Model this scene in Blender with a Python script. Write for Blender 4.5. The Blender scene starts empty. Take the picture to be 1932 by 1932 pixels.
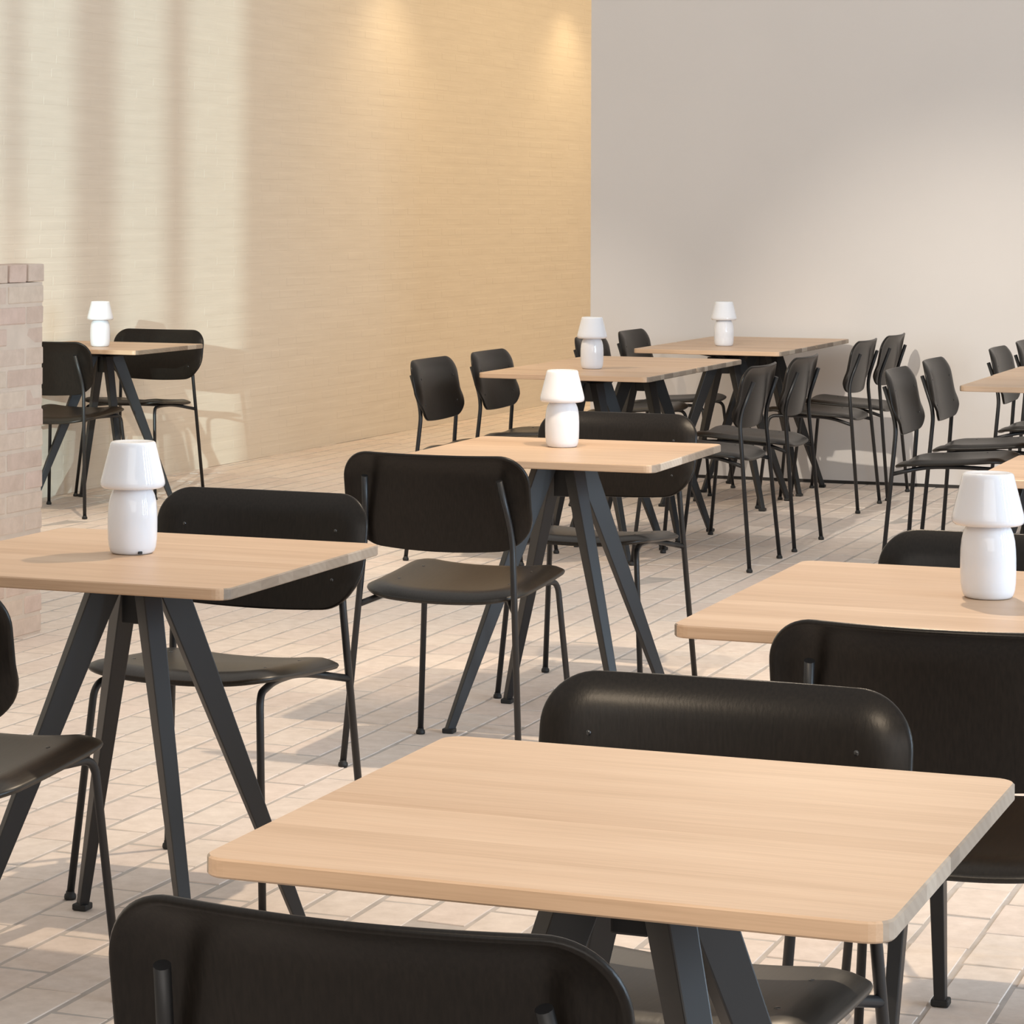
import bpy, bmesh, math, random
from mathutils import Vector, Matrix

C = bpy.context.scene.collection
S = bpy.context.scene
PI = math.pi

# ------------------------------------------------------------------ camera, view, world, sun, lamps
TH = -0.3727                                   # the room is turned this much against the camera
U = Vector((math.cos(TH), math.sin(TH), 0)); V = Vector((-math.sin(TH), math.cos(TH), 0))
def P(u, v, z=0.0):
    return U * u + V * v + Vector((0, 0, z))

CAM_H, F_PX, PITCH, ROLL = 1.3989, 5269.1, 0.0215, 0.0043
cd = bpy.data.cameras.new('camera'); cam = bpy.data.objects.new('camera', cd); C.objects.link(cam)
cd.sensor_width = 36; cd.lens = 36 * F_PX / 1932
cd.shift_x = (966 - 807.9) / 1932; cd.shift_y = (276.3 - 966) / 1932
cd.clip_start = 0.05; cd.clip_end = 200
c, s = math.cos(PITCH), math.sin(PITCH)
Fv = Vector((0, c, s)); Uv = Vector((0, -s, c)); Rv = Vector((1, 0, 0))
c, s = math.cos(ROLL), math.sin(ROLL)
R2 = c * Rv + s * Uv; U2 = -s * Rv + c * Uv
cam.matrix_world = Matrix(((R2.x, U2.x, -Fv.x, 0), (R2.y, U2.y, -Fv.y, 0), (R2.z, U2.z, -Fv.z, CAM_H), (0, 0, 0, 1)))
S.camera = cam

S.view_settings.view_transform = 'Standard'; S.view_settings.look = 'None'
S.view_settings.exposure = 0.0; S.view_settings.gamma = 1.0
S.view_settings.use_curve_mapping = False
S.cycles.max_bounces = 8; S.cycles.diffuse_bounces = 4; S.cycles.glossy_bounces = 4

w = bpy.data.worlds.new('daylight'); S.world = w; w.use_nodes = True
bg = w.node_tree.nodes['Background']
bg.inputs['Color'].default_value = (0.93, 0.88, 0.83, 1); bg.inputs['Strength'].default_value = 0.84

def aim(o, target):
    o.rotation_euler = (Vector(target) - o.location).to_track_quat('-Z', 'Y').to_euler()

def sun(direction, power, color, angle):
    d = bpy.data.lights.new('sun', 'SUN'); d.energy = power; d.color = color; d.angle = angle
    o = bpy.data.objects.new('sun', d); C.objects.link(o)
    o.rotation_euler = Vector(direction).to_track_quat('-Z', 'Y').to_euler()
    o.location = (0, -8, 8)

def spot(pos, target, power, color, size, blend, radius=0.035):
    d = bpy.data.lights.new('spot_head', 'SPOT'); d.energy = power; d.color = color
    d.spot_size = size; d.spot_blend = blend; d.shadow_soft_size = radius
    o = bpy.data.objects.new('spot_head', d); C.objects.link(o); o.location = pos; aim(o, target)

def window_or_fill(pos, target, sx, sy, power, color):  # used for the right-hand windows and for the added fill panels
    d = bpy.data.lights.new('window_or_fill_light', 'AREA'); d.shape = 'RECTANGLE'; d.size = sx; d.size_y = sy
    d.energy = power; d.color = color
    o = bpy.data.objects.new('window_or_fill_light', d); C.objects.link(o); o.location = pos; aim(o, target); return o

SUN_U, SUN_Z = -0.30, -0.119                    # sun travel per metre along v
sun(U * SUN_U + V + Vector((0, 0, SUN_Z)), 2.75, (0.74, 0.96, 0.96), 0.0050)

WARM = (1.0, 0.80, 0.58)
WARMER = (1.0, 0.74, 0.42)
NEUTRAL = (1.0, 0.95, 0.88)
# track of spot heads above the middle of the room
spot(P(-1.47, 6.39, 3.1), P(-1.75, 5.9, 0), 230, WARM, 1.9, 0.35)
spot(P(-2.25, 6.45, 3.1), P(-2.95, 8.9, 0), 130, WARM, 0.85, 0.45)
spot(P(-2.72, 6.50, 3.05), P(-2.35, 14.0, 0.22), 1000, (1.0, 0.92, 0.80), 0.47, 0.85)
spot(P(-3.70, 6.55, 3.05), P(-4.65, 14.0, 0.60), 330, NEUTRAL, 0.22, 1.0)
# further heads: over the front tables and along the left aisle
spot(P(-1.15, 0.70, 3.2), P(-0.98, 3.25, 0.7), 200, WARM, 0.52, 0.6)
spot(P(-4.70, 9.3, 3.1), P(-5.0, 11.3, 0), 210, WARM, 1.35, 0.7)
# wall washers, and an unseen warm fill panel added over the passage
for v in (15.85, 19.1):
    spot(P(-5.95, v, 3.10), P(-6.25, v, 0.4), 17, WARMER, 1.9, 0.8)
passage_fill = window_or_fill(P(-4.5, 18.4, 3.70), P(-4.5, 18.4, 0), 2.2, 7.0, 125, (1.0, 0.77, 0.47))
passage_fill.rotation_euler = (0, 0, TH)
# tall windows on the right hand side; last, a fill panel added behind the viewer
for k in range(3):
    window_or_fill(P(4.2, 3.3 + 1.25 * k, 1.9), P(-2.5, 6.4 + 0.6 * k, 0.9), 0.42, 2.5, 105, (0.60, 0.80, 1.0))
window_or_fill(P(1.2, -2.6, 2.6), P(-1.2, 8.0, 0.6), 6.0, 3.0, 135, (1.0, 0.95, 0.90))  # unseen panel, added to brighten faces turned towards the viewer

# ------------------------------------------------------------------ helpers
def nodes(name):
    m = bpy.data.materials.new(name); m.use_nodes = True
    nt = m.node_tree; b = nt.nodes['Principled BSDF']
    return m, nt, b
def N(nt, t, **kw):
    n = nt.nodes.new(t)
    for k, v in kw.items():
        if k in n.inputs: n.inputs[k].default_value = v
        else: setattr(n, k, v)
    return n
def ramp(nt, stops, src=None):
    n = nt.nodes.new('ShaderNodeValToRGB'); e = n.color_ramp.elements
    while len(e) < len(stops): e.new(0.5)
    for k, (p, col) in enumerate(stops):
        e[k].position = p; e[k].color = (*col, 1)
    if src is not None: nt.links.new(src, n.inputs['Fac'])
    return n
def bump(nt, b, src, strength, dist):
    n = N(nt, 'ShaderNodeBump', Strength=strength, Distance=dist)
    nt.links.new(src, n.inputs['Height']); nt.links.new(n.outputs['Normal'], b.inputs['Normal'])
def coords(nt, scale=(1, 1, 1), which='Object'):
    t = N(nt, 'ShaderNodeTexCoord'); m = N(nt, 'ShaderNodeMapping'); m.inputs['Scale'].default_value = scale
    nt.links.new(t.outputs[which], m.inputs['Vector']); return m.outputs['Vector']
def mixcol(nt, fac, a, b, mode='MIX'):
    n = nt.nodes.new('ShaderNodeMix'); n.data_type = 'RGBA'; n.blend_type = mode
    for sock, val in ((n.inputs[0], fac), (n.inputs[6], a), (n.inputs[7], b)):
        if hasattr(val, 'is_output'): nt.links.new(val, sock)
        elif isinstance(val, (int, float)): sock.default_value = val
        else: sock.default_value = (*val, 1)
    return n.outputs[2]

def mesh_obj(name, bm, mat, parent=None, smooth=False, flat_caps=False):
    me = bpy.data.meshes.new(name); bmesh.ops.recalc_face_normals(bm, faces=bm.faces); bm.to_mesh(me); bm.free()
    for m in (mat if isinstance(mat, (list, tuple)) else [mat]): me.materials.append(m)
    if smooth: me.polygons.foreach_set('use_smooth', [True] * len(me.polygons))
    o = bpy.data.objects.new(name, me); C.objects.link(o); o.parent = parent
    return o
def tag(o, label=None, cat=None, group=None, kind=None):
    for k, v in (('label', label), ('category', cat), ('group', group), ('kind', kind)):
        if v: o[k] = v
    return o
def empty(name, loc=(0, 0, 0), rz=0.0):
    o = bpy.data.objects.new(name, None); C.objects.link(o); o.location = loc; o.rotation_euler = (0, 0, rz)
    o.empty_display_size = 0.1
    return o
def copy_tree(o, parent=None):
    c = o.copy(); C.objects.link(c); c.parent = parent
    for ch in list(o.children): copy_tree(ch, c)
    return c

def add_box(bm, lo, hi, bevel=0.0):
    vs = [bm.verts.new((x, y, z)) for z in (lo[2], hi[2]) for x, y in ((lo[0], lo[1]), (hi[0], lo[1]), (hi[0], hi[1]), (lo[0], hi[1]))]
    fs = [bm.faces.new([vs[i] for i in q]) for q in ((3, 2, 1, 0), (4, 5, 6, 7), (0, 1, 5, 4), (1, 2, 6, 5), (2, 3, 7, 6), (3, 0, 4, 7))]
    if bevel:
        es = list({e for f in fs for e in f.edges})
        bmesh.ops.bevel(bm, geom=es, offset=bevel, segments=2, profile=0.5, affect='EDGES')
def box_bm(lo, hi, bevel=0.0):
    bm = bmesh.new(); add_box(bm, lo, hi, bevel); return bm

def add_lathe(bm, prof, n=40, center=(0, 0)):
    rings = []
    for r, z in prof:
        if r < 1e-6: rings.append([bm.verts.new((center[0], center[1], z))])
        else: rings.append([bm.verts.new((center[0] + r * math.cos(2 * PI * k / n), center[1] + r * math.sin(2 * PI * k / n), z)) for k in range(n)])
    for a, b in zip(rings, rings[1:]):
        for k in range(n):
            j = (k + 1) % n
            q = [a[k % len(a)], a[j % len(a)], b[j % len(b)], b[k % len(b)]]
            q2 = []
            for v in q:
                if v not in q2: q2.append(v)
            if len(q2) >= 3: bm.faces.new(q2)

def smooth_path(pts, radii, seg=6):
    """round the corners of a polyline with quadratic arcs"""
    pts = [Vector(p) for p in pts]; out = [pts[0]]
    for i in range(1, len(pts) - 1):
        a, b, d = pts[i - 1], pts[i], pts[i + 1]
        r = min(radii[i], (a - b).length * 0.49, (d - b).length * 0.49)
        s0 = b + (a - b).normalized() * r; s1 = b + (d - b).normalized() * r
        for k in range(seg + 1):
            t = k / seg
            out.append(s0 * (1 - t) ** 2 + b * 2 * t * (1 - t) + s1 * t * t)
    out.append(pts[-1]); return out
def add_tube(bm, pts, r, n=12):
    rings = []; up = None
    for i, p in enumerate(pts):
        d = (pts[min(i + 1, len(pts) - 1)] - pts[max(i - 1, 0)]).normalized()
        if up is None:
            up = d.orthogonal().normalized()
        up = (up - d * up.dot(d)).normalized(); sd = d.cross(up)
        rings.append([bm.verts.new(p + (up * math.cos(2 * PI * k / n) + sd * math.sin(2 * PI * k / n)) * r) for k in range(n)])
    for a, b in zip(rings, rings[1:]):
        for k in range(n):
            f = bm.faces.new((a[k], a[(k + 1) % n], b[(k + 1) % n], b[k])); f.smooth = True
    bm.faces.new(rings[0][::-1]); bm.faces.new(rings[-1])

# ------------------------------------------------------------------ materials
def black_wood():
    m, nt, b = nodes('black_stained_plywood')
    v = coords(nt, (260, 260, 9)); n = N(nt, 'ShaderNodeTexNoise', Scale=1.0, Detail=4.0)
    nt.links.new(v, n.inputs['Vector'])
    r = ramp(nt, [(0.25, (0.0060, 0.0046, 0.0036)), (0.75, (0.0130, 0.0100, 0.0078))], n.outputs['Fac'])
    nt.links.new(r.outputs['Color'], b.inputs['Base Color'])
    b.inputs['Roughness'].default_value = 0.33; b.inputs['Specular IOR Level'].default_value = 0.26
    bump(nt, b, n.outputs['Fac'], 0.25, 0.0006)
    return m
def black_seat():
    m, nt, b = nodes('black_stained_seat')
    v = coords(nt, (240, 9, 240)); n = N(nt, 'ShaderNodeTexNoise', Scale=1.0, Detail=4.0)
    nt.links.new(v, n.inputs['Vector'])
    r = ramp(nt, [(0.25, (0.009, 0.0075, 0.006)), (0.75, (0.021, 0.017, 0.0125))], n.outputs['Fac'])
    nt.links.new(r.outputs['Color'], b.inputs['Base Color'])
    b.inputs['Roughness'].default_value = 0.38; b.inputs['Specular IOR Level'].default_value = 0.45
    bump(nt, b, n.outputs['Fac'], 0.25, 0.0006)
    return m
def flat(name, col, rough, spec=0.5, metal=0.0):
    m, nt, b = nodes(name)
    b.inputs['Base Color'].default_value = (*col, 1); b.inputs['Roughness'].default_value = rough
    b.inputs['Specular IOR Level'].default_value = spec; b.inputs['Metallic'].default_value = metal
    n = N(nt, 'ShaderNodeTexNoise', Scale=900.0, Detail=1.0); bump(nt, b, n.outputs['Fac'], 0.05, 0.0002)
    return m
def oak():
    m, nt, b = nodes('pale_oak')
    oi = N(nt, 'ShaderNodeObjectInfo')
    t = N(nt, 'ShaderNodeTexCoord')
    off = N(nt, 'ShaderNodeVectorMath', operation='SCALE'); off.inputs['Scale'].default_value = 37.0
    comb = N(nt, 'ShaderNodeCombineXYZ'); nt.links.new(oi.outputs['Random'], comb.inputs[0]); nt.links.new(oi.outputs['Random'], comb.inputs[1])
    nt.links.new(comb.outputs[0], off.inputs[0])
    add = N(nt, 'ShaderNodeVectorMath', operation='ADD'); nt.links.new(t.outputs['Object'], add.inputs[0]); nt.links.new(off.outputs[0], add.inputs[1])
    mp = N(nt, 'ShaderNodeMapping'); mp.inputs['Scale'].default_value = (1.6, 26, 26); nt.links.new(add.outputs[0], mp.inputs['Vector'])
    n1 = N(nt, 'ShaderNodeTexNoise', Scale=1.0, Detail=5.0, Roughness=0.6, Distortion=0.4); nt.links.new(mp.outputs[0], n1.inputs['Vector'])
    mp2 = N(nt, 'ShaderNodeMapping'); mp2.inputs['Scale'].default_value = (8, 320, 320); nt.links.new(add.outputs[0], mp2.inputs['Vector'])
    n2 = N(nt, 'ShaderNodeTexNoise', Scale=1.0, Detail=3.0); nt.links.new(mp2.outputs[0], n2.inputs['Vector'])
    r1 = ramp(nt, [(0.28, (0.525, 0.360, 0.235)), (0.50, (0.590, 0.415, 0.282)), (0.75, (0.630, 0.457, 0.318))], n1.outputs['Fac'])
    r2 = ramp(nt, [(0.30, (0.90, 0.885, 0.87)), (0.62, (1, 1, 1))], n2.outputs['Fac'])
    tone = ramp(nt, [(0.0, (0.90, 0.865, 0.83)), (0.45, (1, 1, 1)), (1.0, (1.06, 1.07, 1.08))], oi.outputs['Random'])
    c1 = mixcol(nt, 1.0, r1.outputs['Color'], r2.outputs['Color'], 'MULTIPLY')
    c2 = mixcol(nt, 1.0, c1, tone.outputs['Color'], 'MULTIPLY')
    nt.links.new(c2, b.inputs['Base Color'])
    b.inputs['Roughness'].default_value = 0.42; b.inputs['Specular IOR Level'].default_value = 0.35
    bump(nt, b, n2.outputs['Fac'], 0.12, 0.0004)
    return m
def oak_end():
    m, nt, b = nodes('oak_end_grain')
    oi = N(nt, 'ShaderNodeObjectInfo')
    t = N(nt, 'ShaderNodeTexCoord')
    off = N(nt, 'ShaderNodeCombineXYZ'); 
    ml = N(nt, 'ShaderNodeMath', operation='MULTIPLY'); ml.inputs[1].default_value = 3.1; nt.links.new(oi.outputs['Random'], ml.inputs[0])
    nt.links.new(ml.outputs[0], off.inputs[1]); nt.links.new(ml.outputs[0], off.inputs[2])
    add = N(nt, 'ShaderNodeVectorMath', operation='ADD'); nt.links.new(t.outputs['Object'], add.inputs[0]); nt.links.new(off.outputs[0], add.inputs[1])
    wv = N(nt, 'ShaderNodeTexWave', wave_type='RINGS', rings_direction='X'); wv.inputs['Scale'].default_value = 22; wv.inputs['Distortion'].default_value = 1.4; wv.inputs['Detail'].default_value = 2
    nt.links.new(add.outputs[0], wv.inputs['Vector'])
    tone = ramp(nt, [(0.0, (0.22, 0.172, 0.13)), (0.55, (0.31, 0.247, 0.19)), (0.85, (0.39, 0.318, 0.25)), (1.0, (0.60, 0.52, 0.43))], oi.outputs['Random'])
    r = ramp(nt, [(0.2, (0.93, 0.92, 0.91)), (0.7, (1, 1, 1))], wv.outputs['Fac'])
    nt.links.new(mixcol(nt, 1.0, tone.outputs['Color'], r.outputs['Color'], 'MULTIPLY'), b.inputs['Base Color'])
    b.inputs['Roughness'].default_value = 0.6
    return m
def brick_mat(name, cols, rough=0.85, grain=(1, 1, 1)):
    m, nt, b = nodes(name)
    oi = N(nt, 'ShaderNodeObjectInfo'); g = N(nt, 'ShaderNodeNewGeometry')
    comb = N(nt, 'ShaderNodeCombineXYZ')
    nt.links.new(oi.outputs['Random'], comb.inputs[0]); nt.links.new(g.outputs['Random Per Island'], comb.inputs[1])
    wn = N(nt, 'ShaderNodeTexWhiteNoise', noise_dimensions='2D'); nt.links.new(comb.outputs[0], wn.inputs['Vector'])
    tone = ramp(nt, [(k / (len(cols) - 1), cc) for k, cc in enumerate(cols)], wn.outputs['Value'])
    wp = N(nt, 'ShaderNodeMapping'); nt.links.new(g.outputs['Position'], wp.inputs['Vector']); wp.inputs['Scale'].default_value = grain
    wp.inputs['Rotation'].default_value = (0, 0, 0)
    n1 = N(nt, 'ShaderNodeTexNoise', Scale=22.0, Detail=5.0, Roughness=0.65); nt.links.new(wp.outputs[0], n1.inputs['Vector'])
    n2 = N(nt, 'ShaderNodeTexNoise', Scale=1.1, Detail=3.0); nt.links.new(g.outputs['Position'], n2.inputs['Vector'])
    r1 = ramp(nt, [(0.3, (0.89, 0.875, 0.86)), (0.7, (1.06, 1.06, 1.06))], n1.outputs['Fac'])
    r2 = ramp(nt, [(0.3, (0.95, 0.94, 0.93)), (0.7, (1.03, 1.03, 1.03))], n2.outputs['Fac'])
    cc = mixcol(nt, 1.0, tone.outputs['Color'], r1.outputs['Color'], 'MULTIPLY')
    cc = mixcol(nt, 1.0, cc, r2.outputs['Color'], 'MULTIPLY')
    nt.links.new(cc, b.inputs['Base Color'])
    b.inputs['Roughness'].default_value = rough; b.inputs['Specular IOR Level'].default_value = 0.25
    bump(nt, b, n1.outputs['Fac'], 0.35, 0.002)
    return m
def plaster(name, col, var=0.04, scale=3.0, bumpd=0.0008):
    m, nt, b = nodes(name)
    g = N(nt, 'ShaderNodeNewGeometry')
    n1 = N(nt, 'ShaderNodeTexNoise', Scale=scale, Detail=4.0); nt.links.new(g.outputs['Position'], n1.inputs['Vector'])
    r = ramp(nt, [(0.3, tuple(x * (1 - var) for x in col)), (0.7, tuple(min(1, x * (1 + var)) for x in col))], n1.outputs['Fac'])
    nt.links.new(r.outputs['Color'], b.inputs['Base Color'])
    b.inputs['Roughness'].default_value = 0.9; b.inputs['Specular IOR Level'].default_value = 0.2
    n2 = N(nt, 'ShaderNodeTexNoise', Scale=160.0, Detail=2.0); nt.links.new(g.outputs['Position'], n2.inputs['Vector'])
    bump(nt, b, n2.outputs['Fac'], 0.2, bumpd)
    return m
def painted_brick():
    m, nt, b = nodes('limewashed_brick')
    g = N(nt, 'ShaderNodeNewGeometry')
    t = N(nt, 'ShaderNodeTexCoord'); mp = N(nt, 'ShaderNodeMapping'); mp.inputs['Scale'].default_value = (30, 2.2, 30)
    nt.links.new(t.outputs['Object'], mp.inputs['Vector'])
    n1 = N(nt, 'ShaderNodeTexNoise', Scale=1.0, Detail=4.0, Roughness=0.6); nt.links.new(mp.outputs[0], n1.inputs['Vector'])
    r = ramp(nt, [(0.3, (0.735, 0.655, 0.55)), (0.7, (0.79, 0.71, 0.60))], n1.outputs['Fac'])
    nt.links.new(r.outputs['Color'], b.inputs['Base Color'])
    b.inputs['Roughness'].default_value = 0.9; b.inputs['Specular IOR Level'].default_value = 0.2
    bump(nt, b, n1.outputs['Fac'], 0.2, 0.003)
    return m
def opal():
    m, nt, b = nodes('white_opal_glass')
    b.inputs['Base Color'].default_value = (0.735, 0.755, 0.80, 1); b.inputs['Roughness'].default_value = 0.035
    b.inputs['Specular IOR Level'].default_value = 0.5
    b.inputs['Subsurface Weight'].default_value = 0.35; b.inputs['Subsurface Scale'].default_value = 0.02
    b.inputs['Subsurface Radius'].default_value = (1, 0.9, 0.85)
    g = N(nt, 'ShaderNodeTexNoise', Scale=6.0); bump(nt, b, g.outputs['Fac'], 0.03, 0.002)
    return m

M_BACK, M_SEAT = black_wood(), black_seat()
M_TUBE = flat('black_powder_coated_steel', (0.011, 0.011, 0.012), 0.42, 0.5)
M_LEG = flat('charcoal_powder_coated_steel', (0.013, 0.0135, 0.015), 0.45, 0.5)
M_RUBBER = flat('black_plastic', (0.010, 0.010, 0.010), 0.6)
M_SCREW = flat('black_screw', (0.02, 0.02, 0.02), 0.18, 0.8)
M_OAK, M_END = oak(), oak_end()
M_BRICK = brick_mat('floor_brick', [(0.72, 0.625, 0.565), (0.755, 0.660, 0.590), (0.785, 0.690, 0.615), (0.74, 0.665, 0.605), (0.775, 0.665, 0.595)])
M_MORTAR = plaster('floor_mortar', (0.50, 0.455, 0.42), 0.12, 14, 0.002)
M_PIER = brick_mat('pier_brick', [(0.58, 0.460, 0.39), (0.63, 0.525, 0.44), (0.625, 0.49, 0.425), (0.61, 0.53, 0.445), (0.665, 0.565, 0.475)])
M_PIERM = plaster('pier_mortar', (0.625, 0.535, 0.455), 0.06, 14, 0.002)
M_WALLR = plaster('grey_plaster', (0.705, 0.66, 0.622), 0.015, 1.5)
M_WALLL = painted_brick()
M_DARK = flat('shadow_gap_dark', (0.03, 0.026, 0.022), 0.6)  # dark colour stands in for the shade in the wall's shadow gap
M_WHITE = plaster('white_ceiling', (0.78, 0.75, 0.70), 0.01, 1.0)
M_OPAL = opal()

# ------------------------------------------------------------------ room shell
def oriented(o):
    o.rotation_euler = (0, 0, TH); return o
floor = oriented(tag(mesh_obj('floor', box_bm((-9, -3.2, -0.10), (9, 25, -0.0022)), M_MORTAR), 'pale brick paving laid in parallel rows across the dining hall', None, None, 'structure'))

PU, BU0, BV, BLEN, BWID = 0.1174, -2.381, 0.2365, 0.2275, 0.1065
def brick_bm(l, wd, h, seed, bev=0.0014):
    rnd = random.Random(seed); bm = bmesh.new()
    a = [(-wd / 2, -l / 2), (wd / 2, -l / 2), (wd / 2, l / 2), (-wd / 2, l / 2)]
    a = [(x + rnd.uniform(-.0025, .0025), y + rnd.uniform(-.003, .003)) for x, y in a]
    tz = [rnd.uniform(-.0012, .0) for _ in a]
    lo = [bm.verts.new((x, y, -h)) for x, y in a]
    mid = [bm.verts.new((x, y, -bev + t)) for (x, y), t in zip(a, tz)]
    top = [bm.verts.new((x * (1 - 2 * bev / wd), y * (1 - 2 * bev / l), t)) for (x, y), t in zip(a, tz)]
    for k in range(4):
        j = (k + 1) % 4
        bm.faces.new((lo[k], lo[j], mid[j], mid[k])); bm.faces.new((mid[k], mid[j], top[j], top[k]))
    bm.faces.new(top)
    return bm
def mesh_only(name, bm, mat):
    me = bpy.data.meshes.new(name); bmesh.ops.recalc_face_normals(bm, faces=bm.faces); bm.to_mesh(me); bm.free(); me.materials.append(mat); return me
BRICKS = [mesh_only('brick', brick_bm(BLEN, BWID, 0.03, k), M_BRICK) for k in range(8)]
rnd = random.Random(4)
cells = []                                       # (u, v, variant, z)
for i in range(-56, 40):
    ju = BU0 + i * PU; shift = (0.118 if i % 2 else 0.0) + rnd.uniform(-0.03, 0.03) + 5.234
    for j in range(-34, 75):
        v = shift + (j + 0.5) * BV; u = ju + PU / 2
        if v < 1.0 or v > 22 or u < -7.2 or u > 2.2: continue
        if v < 3.2 and u < -3: continue
        if v > 14.4 and u > -3: continue
        cells.append((u, v, rnd.randrange(8), rnd.uniform(-0.0012, 0.0006)))

def join_cells(name, cs, meshes, mat, parent):
    verts, faces = [], []
    data = [([v.co.copy() for v in me.vertices], [tuple(p.vertices) for p in me.polygons]) for me in meshes]
    for u, v, k, z in cs:
        b = len(verts); vs, fs = data[k]
        verts += [(p.x + u, p.y + v, p.z + z) for p in vs]; faces += [tuple(b + q for q in f) for f in fs]
    me = bpy.data.meshes.new(name); me.from_pydata(verts, [], faces); me.materials.append(mat); me.update()
    o = bpy.data.objects.new(name, me); C.objects.link(o); o.parent = parent; o['kind'] = 'stuff'
    return o

# left wall: lime-washed brick, its courses barely readable; slightly out of square with the room
WA = 0.0215
wl = mesh_obj('wall_left', box_bm((-0.35, -3.2, 0), (-0.0005, 25, 4.2)), M_WALLL)
wl.rotation_euler = (0, 0, TH - WA); wl.location = P(-6.560 - 12.4 * WA, 0)
tag(wl, 'long pale lime-washed brick wall with window light and warm spotlights', None, None, 'structure')
bm_list = []
wb_v, wb_f = [], []
r2 = random.Random(9)
for ci in range(int(3.0 / 0.0667)):
    z0 = 0.004 + ci * 0.0667; off = (0.12 if ci % 2 else 0) + r2.uniform(-.02, .02)
    y = 9.8 + off
    while y < 23.6:
        l = 0.228 if r2.random() < 0.8 else 0.108
        x1 = 0.0 + r2.uniform(-0.0004, 0.0003); b = len(wb_v)
        y0, y1, za, zb, e = y, y + l, z0, z0 + 0.058 + r2.uniform(-.002, .003), 0.011
        wb_v += [(-0.02, y0, za), (-0.02, y1, za), (-0.02, y1, zb), (-0.02, y0, zb), (-.0016, y0, za), (-.0016, y1, za), (-.0016, y1, zb), (-.0016, y0, zb),
                 (x1, y0 + .004, za + e), (x1, y1 - .004, za + e), (x1, y1 - .004, zb - e), (x1, y0 + .004, zb - e)]
        for k in range(4):
            j = (k + 1) % 4
            wb_f += [(b + k, b + j, b + 4 + j, b + 4 + k), (b + 4 + k, b + 4 + j, b + 8 + j, b + 8 + k)]
        wb_f.append((b + 8, b + 9, b + 10, b + 11))
        y += l + 0.002
me = bpy.data.meshes.new('limewashed_bricks'); me.from_pydata(wb_v, [], wb_f); me.materials.append(M_WALLL)
bm = bmesh.new(); bm.from_mesh(me); bmesh.ops.recalc_face_normals(bm, faces=bm.faces); bm.to_mesh(me); bm.free()
wbo = bpy.data.objects.new('limewashed_bricks', me); C.objects.link(wbo); wbo.parent = wl; wbo['kind'] = 'stuff'

# right wall (a free-standing end towards the lit passage) over a recessed strip coloured dark for its shadow gap
WV = 14.02
wr = oriented(mesh_obj('wall_right', box_bm((-4.56, WV, 0.016), (8.5, WV + 0.30, 4.2)), M_WALLR))
tag(wr, 'smooth grey plaster wall behind the pushed-together tables', None, None, 'structure')
bb = oriented(mesh_obj('baseboard_right', box_bm((-4.55, WV + 0.008, 0.0), (8.5, WV + 0.29, 0.016)), M_DARK))
tag(bb, 'thin recessed shadow gap under the grey wall, its shade put in as dark colour', None, None, 'structure')
# passage beyond: unseen roof and far wall, added to cut the ambient light
tag(oriented(mesh_obj('ceiling', box_bm((-7.2, WV + 0.3, 3.85), (0.5, 24.2, 4.05)), M_WHITE)), 'low white ceiling over the lit passage, unseen, added to cut the ambient light', None, None, 'structure')
tag(oriented(mesh_obj('wall_far', box_bm((-7.2, 24.0, 0), (0.5, 24.3, 3.85)), M_WALLR)), 'unseen end wall added to the lit passage to keep ambient light low', None, None, 'structure')
# unseen wall added to block the sun; its tall window lights the left wall
def win_u(v_wall):                               # where the ray that meets the left wall at v_wall crosses v = WB
    return (-6.560 + (v_wall - 12.4) * WA) - SUN_U * (v_wall - WB)
WB = -3.0
jr, m0, m1, p0, p1, q0, q1 = [win_u(x) for x in (13.95, 13.24, 13.05, 12.49, 12.10, 11.56, 11.46)]
bm = bmesh.new()
add_box(bm, (jr, WB - 0.05, 0), (8.5, WB, 6.4))
add_box(bm, (-9, WB - 0.05, 0), (jr - 2.2, WB, 6.4))
add_box(bm, (jr - 2.2, WB - 0.05, 0), (jr, WB, 1.75))
tag(oriented(mesh_obj('wall_back', bm, M_WHITE)), 'unseen wall added behind the viewer to block the sun around a tall window', None, None, 'structure')
wf = bmesh.new()
for a, b_ in ((m1, m0), (p1, p0), (q1, q0)):
    lo_, hi_ = sorted((a, b_)); add_box(wf, (lo_, WB - 0.05, 1.75), (hi_, WB, 6.4))
tag(oriented(mesh_obj('window_1', wf, M_WHITE)), 'tall window frame behind the viewer', None, None, 'structure')

# low brick pier at the left edge, every brick its own piece
pier = oriented(mesh_obj('wall_pier', box_bm((-4.626, 7.66, 0), (-4.5218, 8.090, 1.146)), M_PIERM))
tag(pier, 'low half-height wall of pale pink bricks at the left edge', None, None, 'structure')
def face_brick(seed, lx, ly, lz):
    rn = random.Random(seed); bm = bmesh.new()
    add_box(bm, (-lx / 2, -ly / 2, 0), (lx / 2, ly / 2, lz), 0.004)
    for v in bm.verts:
        v.co += Vector((rn.uniform(-.0012, .0012), rn.uniform(-.0012, .0012), rn.uniform(-.0012, .0012)))
    return mesh_only('brick', bm, M_PIER)
PB = {}
for k in range(4):
    PB['s', k] = face_brick(20 + k, 0.108, 0.228, 0.056); PB['h', k] = face_brick(30 + k, 0.108, 0.108, 0.056); PB['r', k] = face_brick(40 + k, 0.114, 0.106, 0.058)
rp = random.Random(3)
def put_brick(me, loc, parent, rz=0.0):
    o = bpy.data.objects.new('brick', me); C.objects.link(o); o.parent = parent; o.location = loc; o.rotation_euler = (0, 0, rz); return o
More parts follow.
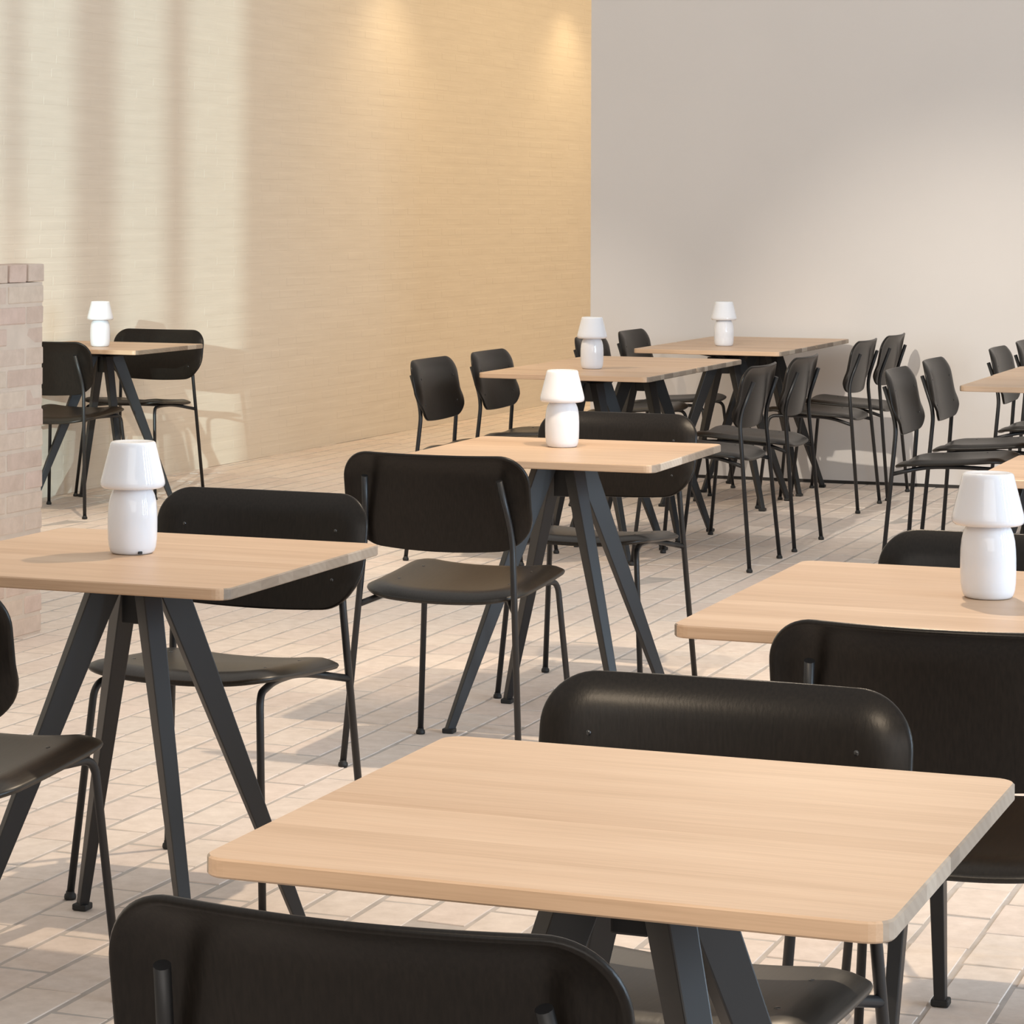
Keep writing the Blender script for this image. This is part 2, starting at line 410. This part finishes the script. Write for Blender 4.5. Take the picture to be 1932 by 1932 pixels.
for ci in range(17):
    z0 = 0.004 + ci * 0.0672; y = 8.095; first = ci % 2
    while y > 7.75:
        kind = 'h' if first else 's'; l = 0.108 if first else 0.228; first = 0
        put_brick(PB[kind, rp.randrange(4)], (-4.52 - 0.054 + rp.uniform(-.002, .002), y - l / 2, z0), pier, rp.uniform(-.006, .006))
        y -= l + 0.011
y = 8.097
while y > 7.70:
    put_brick(PB['r', rp.randrange(4)], (-4.52 - 0.055 + rp.uniform(-.002, .002), y - 0.053, 1.1475), pier)
    y -= 0.1175

# ------------------------------------------------------------------ tables
def rounded_outline(hx, hy, r, n=6):
    pts = []
    for cx, cy, a0 in ((hx - r, hy - r, 0), (-hx + r, hy - r, PI / 2), (-hx + r, -hy + r, PI), (hx - r, -hy + r, 1.5 * PI)):
        for k in range(n + 1):
            a = a0 + k / n * PI / 2; pts.append((cx + r * math.cos(a), cy + r * math.sin(a)))
    return pts
def clip_strip(poly, y0, y1):
    def half(ps, y, keep_above):
        out = []
        for a, b in zip(ps, ps[1:] + ps[:1]):
            ia, ib = (a[1] >= y) == keep_above or a[1] == y, (b[1] >= y) == keep_above or b[1] == y
            if ia: out.append(a)
            if ia != ib:
                t = (y - a[1]) / (b[1] - a[1]); out.append((a[0] + t * (b[0] - a[0]), y))
        return out
    return half(half(poly, y0, True), y1, False)
ZT, TK = 0.740, 0.0205
def plank_mesh(hx, hy, y0, y1, r=0.028, ch=0.0022):
    outer = clip_strip(rounded_outline(hx, hy, r), y0, y1)
    inner = clip_strip(rounded_outline(hx - ch, hy - ch, r - ch), max(y0, -hy + ch), min(y1, hy - ch))
    if len(outer) != len(inner):
        inner = [(x * (1 - ch / hx), min(max(y * (1 - ch / hy), y0), y1)) for x, y in outer]
    # the joint lines between planks stay sharp and flush: only the outer edge is eased
    clean = lambda ps: [p for k, p in enumerate(ps) if (Vector(p) - Vector(ps[k - 1])).length > 1e-6]
    if len(clean(outer)) == len(clean(inner)): outer, inner = clean(outer), clean(inner)
    bm = bmesh.new()
    rows = [[bm.verts.new((x, y, z)) for x, y in ps] for ps, z in ((inner, ZT - TK), (outer, ZT - TK + ch), (outer, ZT - ch), (inner, ZT))]
    for a, b in zip(rows, rows[1:]):
        for k in range(len(a)):
            j = (k + 1) % len(a); f = bm.faces.new((a[k], a[j], b[j], b[k]))
            d = a[j].co - a[k].co
            f.material_index = 1 if abs(d.y) > abs(d.x) * 1.2 else 0
    bm.faces.new(rows[0][::-1]); bm.faces.new(rows[-1])
    me = bpy.data.meshes.new('plank'); bmesh.ops.recalc_face_normals(bm, faces=bm.faces); bm.to_mesh(me); bm.free()
    me.materials.append(M_OAK); me.materials.append(M_END); return me
def plank_set(hx, hy, seed):
    rn = random.Random(seed); ws = []
    while sum(ws) < 2 * hy - 0.05: ws.append(rn.choice((0.045, 0.06, 0.07, 0.085, 0.10)))
    k = 2 * hy / sum(ws); y = -hy; out = []
    for x in ws:
        y1 = y + x * k; out.append(plank_mesh(hx, hy, y, min(y1, hy))); y = y1
    return out
CAFE = [plank_set(0.3535, 0.3535, k) for k in (1, 2, 3)]
LONG = plank_set(0.90, 0.44, 7)

def prism_leg(bot, top, sb, st, az, zb, zt):
    """tapered box: sb/st = (radial, tangential) section at the bottom / top; az = direction of the radial axis"""
    bm = bmesh.new(); e = Vector((math.cos(az), math.sin(az))); f = Vector((-e.y, e.x)); rows = []
    for (cx, cy), (a, b), z in ((bot, sb, zb), (top, st, zt)):
        rows.append([bm.verts.new((cx + e.x * a / 2 * i + f.x * b / 2 * j, cy + e.y * a / 2 * i + f.y * b / 2 * j, z)) for i, j in ((-1, -1), (1, -1), (1, 1), (-1, 1))])
    for k in range(4):
        j = (k + 1) % 4; bm.faces.new((rows[0][k], rows[0][j], rows[1][j], rows[1][k]))
    bm.faces.new(rows[0][::-1]); bm.faces.new(rows[1])
    bmesh.ops.bevel(bm, geom=[x for x in bm.edges], offset=0.0022, segments=2, profile=0.5, affect='EDGES')
    return bm
def glide_bm(cx, cy, az):
    bm = bmesh.new(); add_box(bm, (-0.0157, -0.0157, 0.0), (0.0157, 0.0157, 0.013), 0.003)
    bmesh.ops.rotate(bm, verts=bm.verts, cent=(0, 0, 0), matrix=Matrix.Rotation(az, 3, 'Z'))
    bmesh.ops.translate(bm, verts=bm.verts, vec=(cx, cy, 0)); return bm
def arm_bm(L, wd=0.036):
    bm = bmesh.new(); zt = ZT - TK - 0.0004
    rows = []
    for x, h in ((-L, 0.006), (-0.06, 0.028), (0.06, 0.028), (L, 0.006)):
        rows.append([bm.verts.new((x, y, z)) for y, z in ((-wd / 2, zt - h), (wd / 2, zt - h), (wd / 2, zt), (-wd / 2, zt))])
    for a, b in zip(rows, rows[1:]):
        for k in range(4):
            j = (k + 1) % 4; bm.faces.new((a[k], a[j], b[j], b[k]))
    bm.faces.new(rows[0][::-1]); bm.faces.new(rows[-1]); return bm

def build_top(root, planks, hx, hy):
    top = mesh_obj('tabletop', box_bm((-hx + 0.03, -hy + 0.03, ZT - TK + 0.003), (hx - 0.03, hy - 0.03, ZT - 0.004)), M_OAK, root)
    for me in planks:
        o = bpy.data.objects.new('plank', me); C.objects.link(o); o.parent = top
    return top
ARM = None
LEGM, GLIDEM = [], []
def make_base(root, first):
    if first is None:
        zt = ZT - TK - 0.026
        for k in range(4):
            az = PI / 4 + k * PI / 2; e = (math.cos(az), math.sin(az))
            lg = mesh_obj('leg', prism_leg((e[0] * 0.338, e[1] * 0.338), (e[0] * 0.060, e[1] * 0.060), (0.024, 0.020), (0.060, 0.036), az, 0.010, zt), M_LEG, root)
            mesh_obj('foot_glide', glide_bm(e[0] * 0.340, e[1] * 0.340, 0), M_RUBBER, lg)
        for k in range(2):
            bm = arm_bm(0.20); bmesh.ops.rotate(bm, verts=bm.verts, cent=(0, 0, 0), matrix=Matrix.Rotation(k * PI / 2, 3, 'Z'))
            mesh_obj('support_arm', bm, M_LEG, root)
        mesh_obj('hub', box_bm((-0.022, -0.022, 0.615), (0.022, 0.022, ZT - TK - 0.02), 0.003), M_LEG, root)
    else:
        for ch in list(first.children):
            if ch.name.split('.')[0] in ('leg', 'support_arm', 'hub'): copy_tree(ch, root)

T_LABEL = [
    ('t1', -0.896, 2.917, 0.0, 'bare square oak cafe table nearest the viewer, nothing on it', None),
    ('t2', -2.425, 4.708, 0.0, 'square oak cafe table beside the half-height brick wall, a white lamp at its centre', None),
    ('t3', -2.421, 7.213, 0.017, 'square oak table with a lamp in the middle of the room between two facing chairs', None),
    ('t4a', -3.504, 10.765, 0.0, 'oak table with a lamp, nearer half of the pair pushed together behind the middle table', 'square tables pushed together in pairs'),
    ('t4b', -3.504, 11.474, 0.0, 'oak table without a lamp, farther half of the pair behind the middle table', 'square tables pushed together in pairs'),
    ('t5a', -3.505, 12.850, 0.0, 'oak table with a lamp, nearer half of the pair by the grey wall', 'square tables pushed together in pairs'),
    ('t5b', -3.505, 13.559, 0.0, 'oak table without a lamp touching nearest to the grey wall', 'square tables pushed together in pairs'),
    ('t6a', -1.596, 10.770, 0.0, 'cut-off oak table at the right frame edge, nearer half of its pair', 'square tables pushed together in pairs'),
    ('t6b', -1.600, 11.482, 0.0, 'cut-off oak table at the right frame edge, farther half of its pair', 'square tables pushed together in pairs'),
    ('t8', -6.195, 11.674, 0.0, 'square oak cafe table standing alone against the sunlit left wall', None),
    ('t10', -0.900, 7.215, 0.0, 'oak table mostly hidden behind the large lamp at the right frame edge', None),
]
TAB = {}
proto = None
for k, (key, u, v, dt, label, grp) in enumerate(T_LABEL):
    t = empty('cafe_table', P(u, v), TH + dt); tag(t, label, 'table', grp)
    build_top(t, CAFE[k % 3], 0.3535, 0.3535); make_base(t, proto); proto = proto or t; TAB[key] = (u, v)
# long table at the right
lt = empty('long_table', P(-1.253 + 0.90, 4.704), TH); tag(lt, 'wide oak table running out of frame at right, a large white lamp on it', 'table')
build_top(lt, LONG, 0.90, 0.44)
for sx in (-1, 1):
    for sy in (-1, 1):
        az = PI / 2 * sy
        bx, tx = sx * (0.90 - 0.300), sx * (0.90 - 0.320)
        lg = mesh_obj('leg', prism_leg((bx, sy * 0.222), (tx, sy * 0.046), (0.024, 0.020), (0.060, 0.036), az, 0.010, ZT - TK - 0.012), M_LEG, lt)
        mesh_obj('foot_glide', glide_bm(bx, sy * 0.224, 0), M_RUBBER, lg)
    bm = arm_bm(0.30, 0.05); bmesh.ops.rotate(bm, verts=bm.verts, cent=(0, 0, 0), matrix=Matrix.Rotation(PI / 2, 3, 'Z')); bmesh.ops.translate(bm, verts=bm.verts, vec=(sx * 0.58, 0, 0))
    mesh_obj('support_arm', bm, M_LEG, lt)

# ------------------------------------------------------------------ chairs (local +y is the way the chair faces)
def outline_pts(hx, hy, rt, rb, n=12):
    pts = []
    for cx, cy, r, a0 in ((hx - rt, hy - rt, rt, 0), (-hx + rt, hy - rt, rt, PI / 2), (-hx + rb, -hy + rb, rb, PI), (hx - rb, -hy + rb, rb, 1.5 * PI)):
        for k in range(n + 1):
            a = a0 + k / n * PI / 2; pts.append((cx + r * math.cos(a), cy + r * math.sin(a)))
    out = []
    for a, b in zip(pts, pts[1:] + pts[:1]):
        m = max(1, int(math.hypot(b[0] - a[0], b[1] - a[1]) / 0.013))
        for k in range(m):
            t = k / m; out.append((a[0] + t * (b[0] - a[0]), a[1] + t * (b[1] - a[1])))
    return out
def rim_distance(x, y, hx, hy, rt, rb):
    """how far a point lies inside the rounded outline"""
    r = rt if y > 0 else rb
    qx, qy = abs(x) - hx + r, abs(y) - hy + r
    return max(0.0, r - math.hypot(max(qx, 0), max(qy, 0)) - min(max(qx, qy), 0))
def shell(outline, pt, up, thick, nring=14, edge=0.0028):
    """plywood shell of the surface pt(x, y); up = rough direction of its upper face"""
    bm = bmesh.new(); up = Vector(up); h = 0.0015
    def fn(x, y):
        n = (pt(x + h, y) - pt(x - h, y)).cross(pt(x, y + h) - pt(x, y - h)).normalized()
        return pt(x, y), (n if n.dot(up) > 0 else -n)
    ts = [1 - (k / nring) ** 1.35 for k in range(nring)]
    m = len(outline)
    def layer(side):
        rings = []
        for t in ts:
            ring = []
            for x, y in outline:
                f = t if t < 1 else 1 - edge / math.hypot(x, y)
                p, n = fn(x * f, y * f); ring.append(bm.verts.new(p + n * thick / 2 * side))
            rings.append(ring)
        p, n = fn(0, 0); ctr = bm.verts.new(p + n * thick / 2 * side)
        for a, b in zip(rings, rings[1:]):
            for k in range(m): bm.faces.new((a[k], a[(k + 1) % m], b[(k + 1) % m], b[k])).smooth = True
        for k in range(m): bm.faces.new((rings[-1][k], rings[-1][(k + 1) % m], ctr)).smooth = True
        return rings[0]
    A, B = layer(1), layer(-1); r1, r2 = [], []
    for x, y in outline:
        f = 1 - 0.0015 / math.hypot(x, y)
        p, n = fn(x * f, y * f); e = fn(x, y)[0] - p
        r1.append(bm.verts.new(p + e + n * thick * 0.28)); r2.append(bm.verts.new(p + e - n * thick * 0.28))
    for k in range(m):
        j = (k + 1) % m
        for q in ((A[k], A[j], r1[j], r1[k]), (r1[k], r1[j], r2[j], r2[k]), (r2[k], r2[j], B[j], B[k])): bm.faces.new(q).smooth = True
    return bm, fn

TILT = math.radians(10.5); BACK_C = Vector((0, -0.212, 0.668))
BUP = Vector((0, -math.sin(TILT), math.cos(TILT))); BFW = Vector((0, math.cos(TILT), math.sin(TILT)))
BK = (0.247, 0.119, 0.072, 0.090)                 # half width, half height, corner radii above and below
def back_pt(x, y):
    e = max(0.0, 1 - rim_distance(x, y, *BK) / 0.055)
    low = 1.0 if y > -0.02 else max(0.0, 1 + (y + 0.02) / 0.06)
    fwd = 0.032 * (x / 0.25) ** 2 - 0.021 * e * e * low
    yy = y + (-0.011 if y < 0 else 0.003) * (1 - (x / 0.25) ** 2) * (y / 0.119) * (1 if y > 0 else -1)
    return BACK_C + Vector((x, 0, 0)) + BUP * yy + BFW * fwd
ST = (0.214, 0.213, 0.070, 0.095)
def seat_pt(x, y):
    d = rim_distance(x, y, *ST)
    z = 0.445 + 0.017 * (abs(x) / 0.2) ** 2.4 + 0.014 * (y / 0.215) + 0.004 * (y / 0.2) ** 2
    e = max(0.0, 1 - d / 0.050); z -= 0.021 * e * e
    return Vector((x, y + 0.005, z))

def ball_bm(center, r, squash=(1, 1, 1)):
    bm = bmesh.new(); bmesh.ops.create_uvsphere(bm, u_segments=10, v_segments=6, radius=r)
    for v in bm.verts: v.co = Vector((v.co.x * squash[0], v.co.y * squash[1], v.co.z * squash[2])) + Vector(center)
    return bm

def make_chair():
    root = empty('dining_chair')
    sbm, seat_fn = shell(outline_pts(*ST), seat_pt, (0, 0, 1), 0.011)
    seat = mesh_obj('seat', sbm, M_SEAT, root)
    bbm, back_fn = shell(outline_pts(*BK), back_pt, (0, 1, 0), 0.0095)
    back = mesh_obj('backrest', bbm, M_BACK, root)
    R = 0.0082
    for s in (-1, 1):
        bm = bmesh.new()
        path = smooth_path([(s * 0.233, -0.240, 0.010), (s * 0.196, -0.190, 0.585), (s * 0.1785, -0.2405, 0.727)], [0, 0.05, 0])
        add_tube(bm, path, R)
        rl = mesh_obj('rear_leg', bm, M_TUBE, root)
        bm = bmesh.new(); add_lathe(bm, [(0, 0), (0.0115, 0), (0.0125, 0.004), (0.0113, 0.010), (0.0088, 0.012), (0.0088, 0.016), (0, 0.016)], 14, (s * 0.233, -0.240)); mesh_obj('foot_glide', bm, M_RUBBER, rl, True)
        bm = bmesh.new()
        path = smooth_path([(s * 0.213, 0.237, 0.010), (s * 0.184, 0.192, 0.4310), (s * 0.150, 0.05, 0.4325), (s * 0.146, -0.09, 0.4285), (s * 0.2065, -0.2035, 0.402)], [0, 0.034, 0.05, 0.06, 0], 8)
        add_tube(bm, path, R * 0.96)
        fl = mesh_obj('front_leg', bm, M_TUBE, root)
        bm = bmesh.new(); add_lathe(bm, [(0, 0), (0.0115, 0), (0.0125, 0.004), (0.0113, 0.010), (0.0088, 0.012), (0.0088, 0.016), (0, 0.016)], 14, (s * 0.213, 0.237)); mesh_obj('foot_glide', bm, M_RUBBER, fl, True)
    # cross rail and moulded pad under the seat
    bm = bmesh.new(); add_tube(bm, [Vector((-0.148, -0.02, 0.4300)), Vector((0.148, -0.02, 0.4300))], 0.007, 8); mesh_obj('cross_rail', bm, M_TUBE, root)
    for s in (-1, 1):
        for yy in (0.040, -0.060):
            p, nn = back_fn(s * 0.1785, yy); p = p + nn * 0.0048
            bmq = ball_bm((0, 0, 0), 0.0042, (1, 0.5, 1)); bmesh.ops.translate(bmq, verts=bmq.verts, vec=p)
            mesh_obj('screw', bmq, M_SCREW, back, True)
    for sx in (-0.15, 0.15):
        for sy in (-0.085, 0.085):
            p, n = seat_fn(sx, sy); p = p + n * 0.0054
            mesh_obj('screw', ball_bm(p, 0.0045, (1, 1, 0.3)), M_SCREW, seat, True)
    return root

FACE = {'+v': 0.0, '-v': PI, '+u': -PI / 2, '-u': PI / 2}
CH = [
    (-0.943, 2.471, '+v', 'black chair seen from behind, cropped by the bottom edge before the empty front table', None),
    (-0.960, 3.295, '-v', 'black chair facing the viewer behind the empty front table', None),
    (-2.512, 4.170, '+v', 'partly cropped black chair at the left edge before the table by the brick wall', None),
    (-2.515, 5.250, '-v', 'black chair facing the viewer behind the lamp table by the brick wall', None),
    (-2.510, 6.690, '+v', 'black chair seen fully from behind in the centre, before the middle lamp table', None),
    (-2.505, 7.750, '-v', 'black chair facing the viewer behind the middle lamp table', None),
    (-0.807, 4.325, '+v', 'black chair with its broad back to the viewer before the wide table at right', None),
    (-0.895, 5.080, '-v', 'black chair behind the large lamp, its curved top just above the wide table', None),
    (-3.870, 10.520, '+u', 'leftmost black chair before the yellow wall, beside the middle pair of tables', 'chairs along the paired tables'),
    (-3.865, 11.190, '+u', 'black chair left of the middle pair, its back crossed by the tabletop', 'chairs along the paired tables'),
    (-3.000, 10.697, '-u', 'black chair on the right of the middle pair of tables, nearer of two', 'chairs along the paired tables'),
    (-2.995, 11.390, '-u', 'black chair on the right of the middle pair of tables, farther of two', 'chairs along the paired tables'),
    (-3.905, 12.690, '+u', 'black chair peeking out from behind the lamp on the middle pair of tables', 'chairs along the paired tables'),
    (-3.905, 13.370, '+u', 'black chair against the grey wall at the left corner of the rearmost pair of tables', 'chairs along the paired tables'),
    (-3.075, 12.915, '-u', 'black chair right of the table by the grey wall, nearer of two', 'chairs along the paired tables'),
    (-3.066, 13.520, '-u', 'black chair right of the table by the grey wall, closest to the wall', 'chairs along the paired tables'),
    (-1.995, 10.630, '+u', 'black chair with a bluish sheen left of the right-hand pair of tables, nearer of two', 'chairs along the paired tables'),
    (-2.000, 11.370, '+u', 'black chair with a bluish sheen left of the right-hand pair of tables, farther of two', 'chairs along the paired tables'),
    (-1.925, 12.450, '+u', 'small black chair before the grey wall, seen above the right-hand tabletop', 'chairs along the paired tables'),
    (-1.925, 13.150, '+u', 'black chair cropped by the right frame edge before the grey wall', 'chairs along the paired tables'),
    (-6.195, 11.305, '+v', 'black chair half hidden by the brick pier, its back to the viewer', None),
    (-6.258, 12.155, '-v', 'black chair facing the viewer beside the sunlit left wall', None),
]
chair0 = make_chair()
for k, (u, v, fc, label, grp) in enumerate(CH):
    o = chair0 if k == 0 else copy_tree(chair0)
    o.location = P(u, v); o.rotation_euler = (0, 0, TH + FACE[fc])
    if 'group' in o: del o['group']
    tag(o, label, 'chair', grp)

# ------------------------------------------------------------------ lamps
def make_lamp():
    root = empty('table_lamp')
    bm = bmesh.new()
    add_lathe(bm, [(0, 0.0), (0.036, 0.0), (0.0395, 0.0012), (0.0425, 0.005), (0.0448, 0.013), (0.0463, 0.026), (0.0470, 0.045), (0.0470, 0.066), (0.0464, 0.082), (0.0448, 0.097),
                   (0.0420, 0.109), (0.0385, 0.117), (0.0350, 0.1215), (0.0330, 0.125), (0.0330, 0.135), (0, 0.135)], 56)
    body = mesh_obj('lamp_body', bm, M_OPAL, root, True)
    bm = bmesh.new()
    add_lathe(bm, [(0.034, 0.1260), (0.050, 0.1232), (0.0560, 0.1236), (0.0595, 0.1262), (0.0612, 0.1305), (0.0608, 0.1360), (0.0590, 0.1440), (0.0445, 0.2010), (0.0437, 0.2055),
                   (0.0422, 0.2090), (0.0395, 0.2108), (0.036, 0.2105), (0.030, 0.2088), (0.0, 0.2085)], 56)
    mesh_obj('lamp_shade', bm, M_OPAL, root, True)
    sw = mesh_obj('switch', box_bm((0.0385, -0.004, 0.002), (0.0455, 0.004, 0.007), 0.001), M_RUBBER, body)
    return root
LP = [
    (-2.453, 4.743, 'white mushroom-shaped glass lamp on the table by the half-height brick wall'),
    (-2.455, 7.300, 'white mushroom-shaped glass lamp on the middle table between two facing chairs'),
    (-3.530, 10.875, 'white mushroom-shaped glass lamp on the middle pair of tables, before the yellow wall'),
    (-3.540, 12.940, 'brightly lit white lamp on the rearmost pair of tables before the grey wall'),
    (-0.843, 4.774, 'largest white glass lamp, on the wide table at the right frame edge'),
    (-6.170, 11.590, 'small white lamp on the table against the sunlit left wall'),
]
lamp0 = make_lamp()
for k, (u, v, label) in enumerate(LP):
    o = lamp0 if k == 0 else copy_tree(lamp0)
    o.location = P(u, v, ZT + 0.0004); o.rotation_euler = (0, 0, TH + 0.9 * (k == 0) * 0 + [-0.75, 2.2, 2.0, 2.4, 2.1, 2.6][k])
    tag(o, label, 'lamp', 'white table lamps')

# ------------------------------------------------------------------ floor bricks: the 300 that show largest as pieces, the rest as one part
bpy.context.view_layer.update()
dg = bpy.context.evaluated_depsgraph_get()
eye = cam.matrix_world.translation
def project(p):
    q = p - eye; z = q.dot(Fv); return 807.9 + F_PX * q.dot(R2) / z, 276.3 - F_PX * q.dot(U2) / z, z
scored = []
for k, (u, v, kk, z) in enumerate(cells):
    vis = 0; X, Y, D = project(P(u, v))
    if D < 1 or not (-120 < X < 2052 and 300 < Y < 2000): continue
    for du, dv in ((0, 0), (-.035, -.08), (.035, .08), (-.035, .08), (.035, -.08)):
        p = P(u + du, v + dv, 0.001); x, y, d = project(p)
        if not (0 <= x <= 1932 and 0 <= y <= 1932): continue
        di = p - eye; L = di.length
        hit = S.ray_cast(dg, eye, di.normalized(), distance=L - 0.01)
        if not hit[0]: vis += 1
    if vis: scored.append((vis / 5 / D ** 3, k))
scored.sort(reverse=True)
chosen = {k for _, k in scored[:300]}
for k in sorted(chosen):
    u, v, kk, z = cells[k]; put_brick(BRICKS[kk], (u, v, z), floor)
join_cells('far_bricks', [cc for k, cc in enumerate(cells) if k not in chosen], BRICKS, M_BRICK, floor)
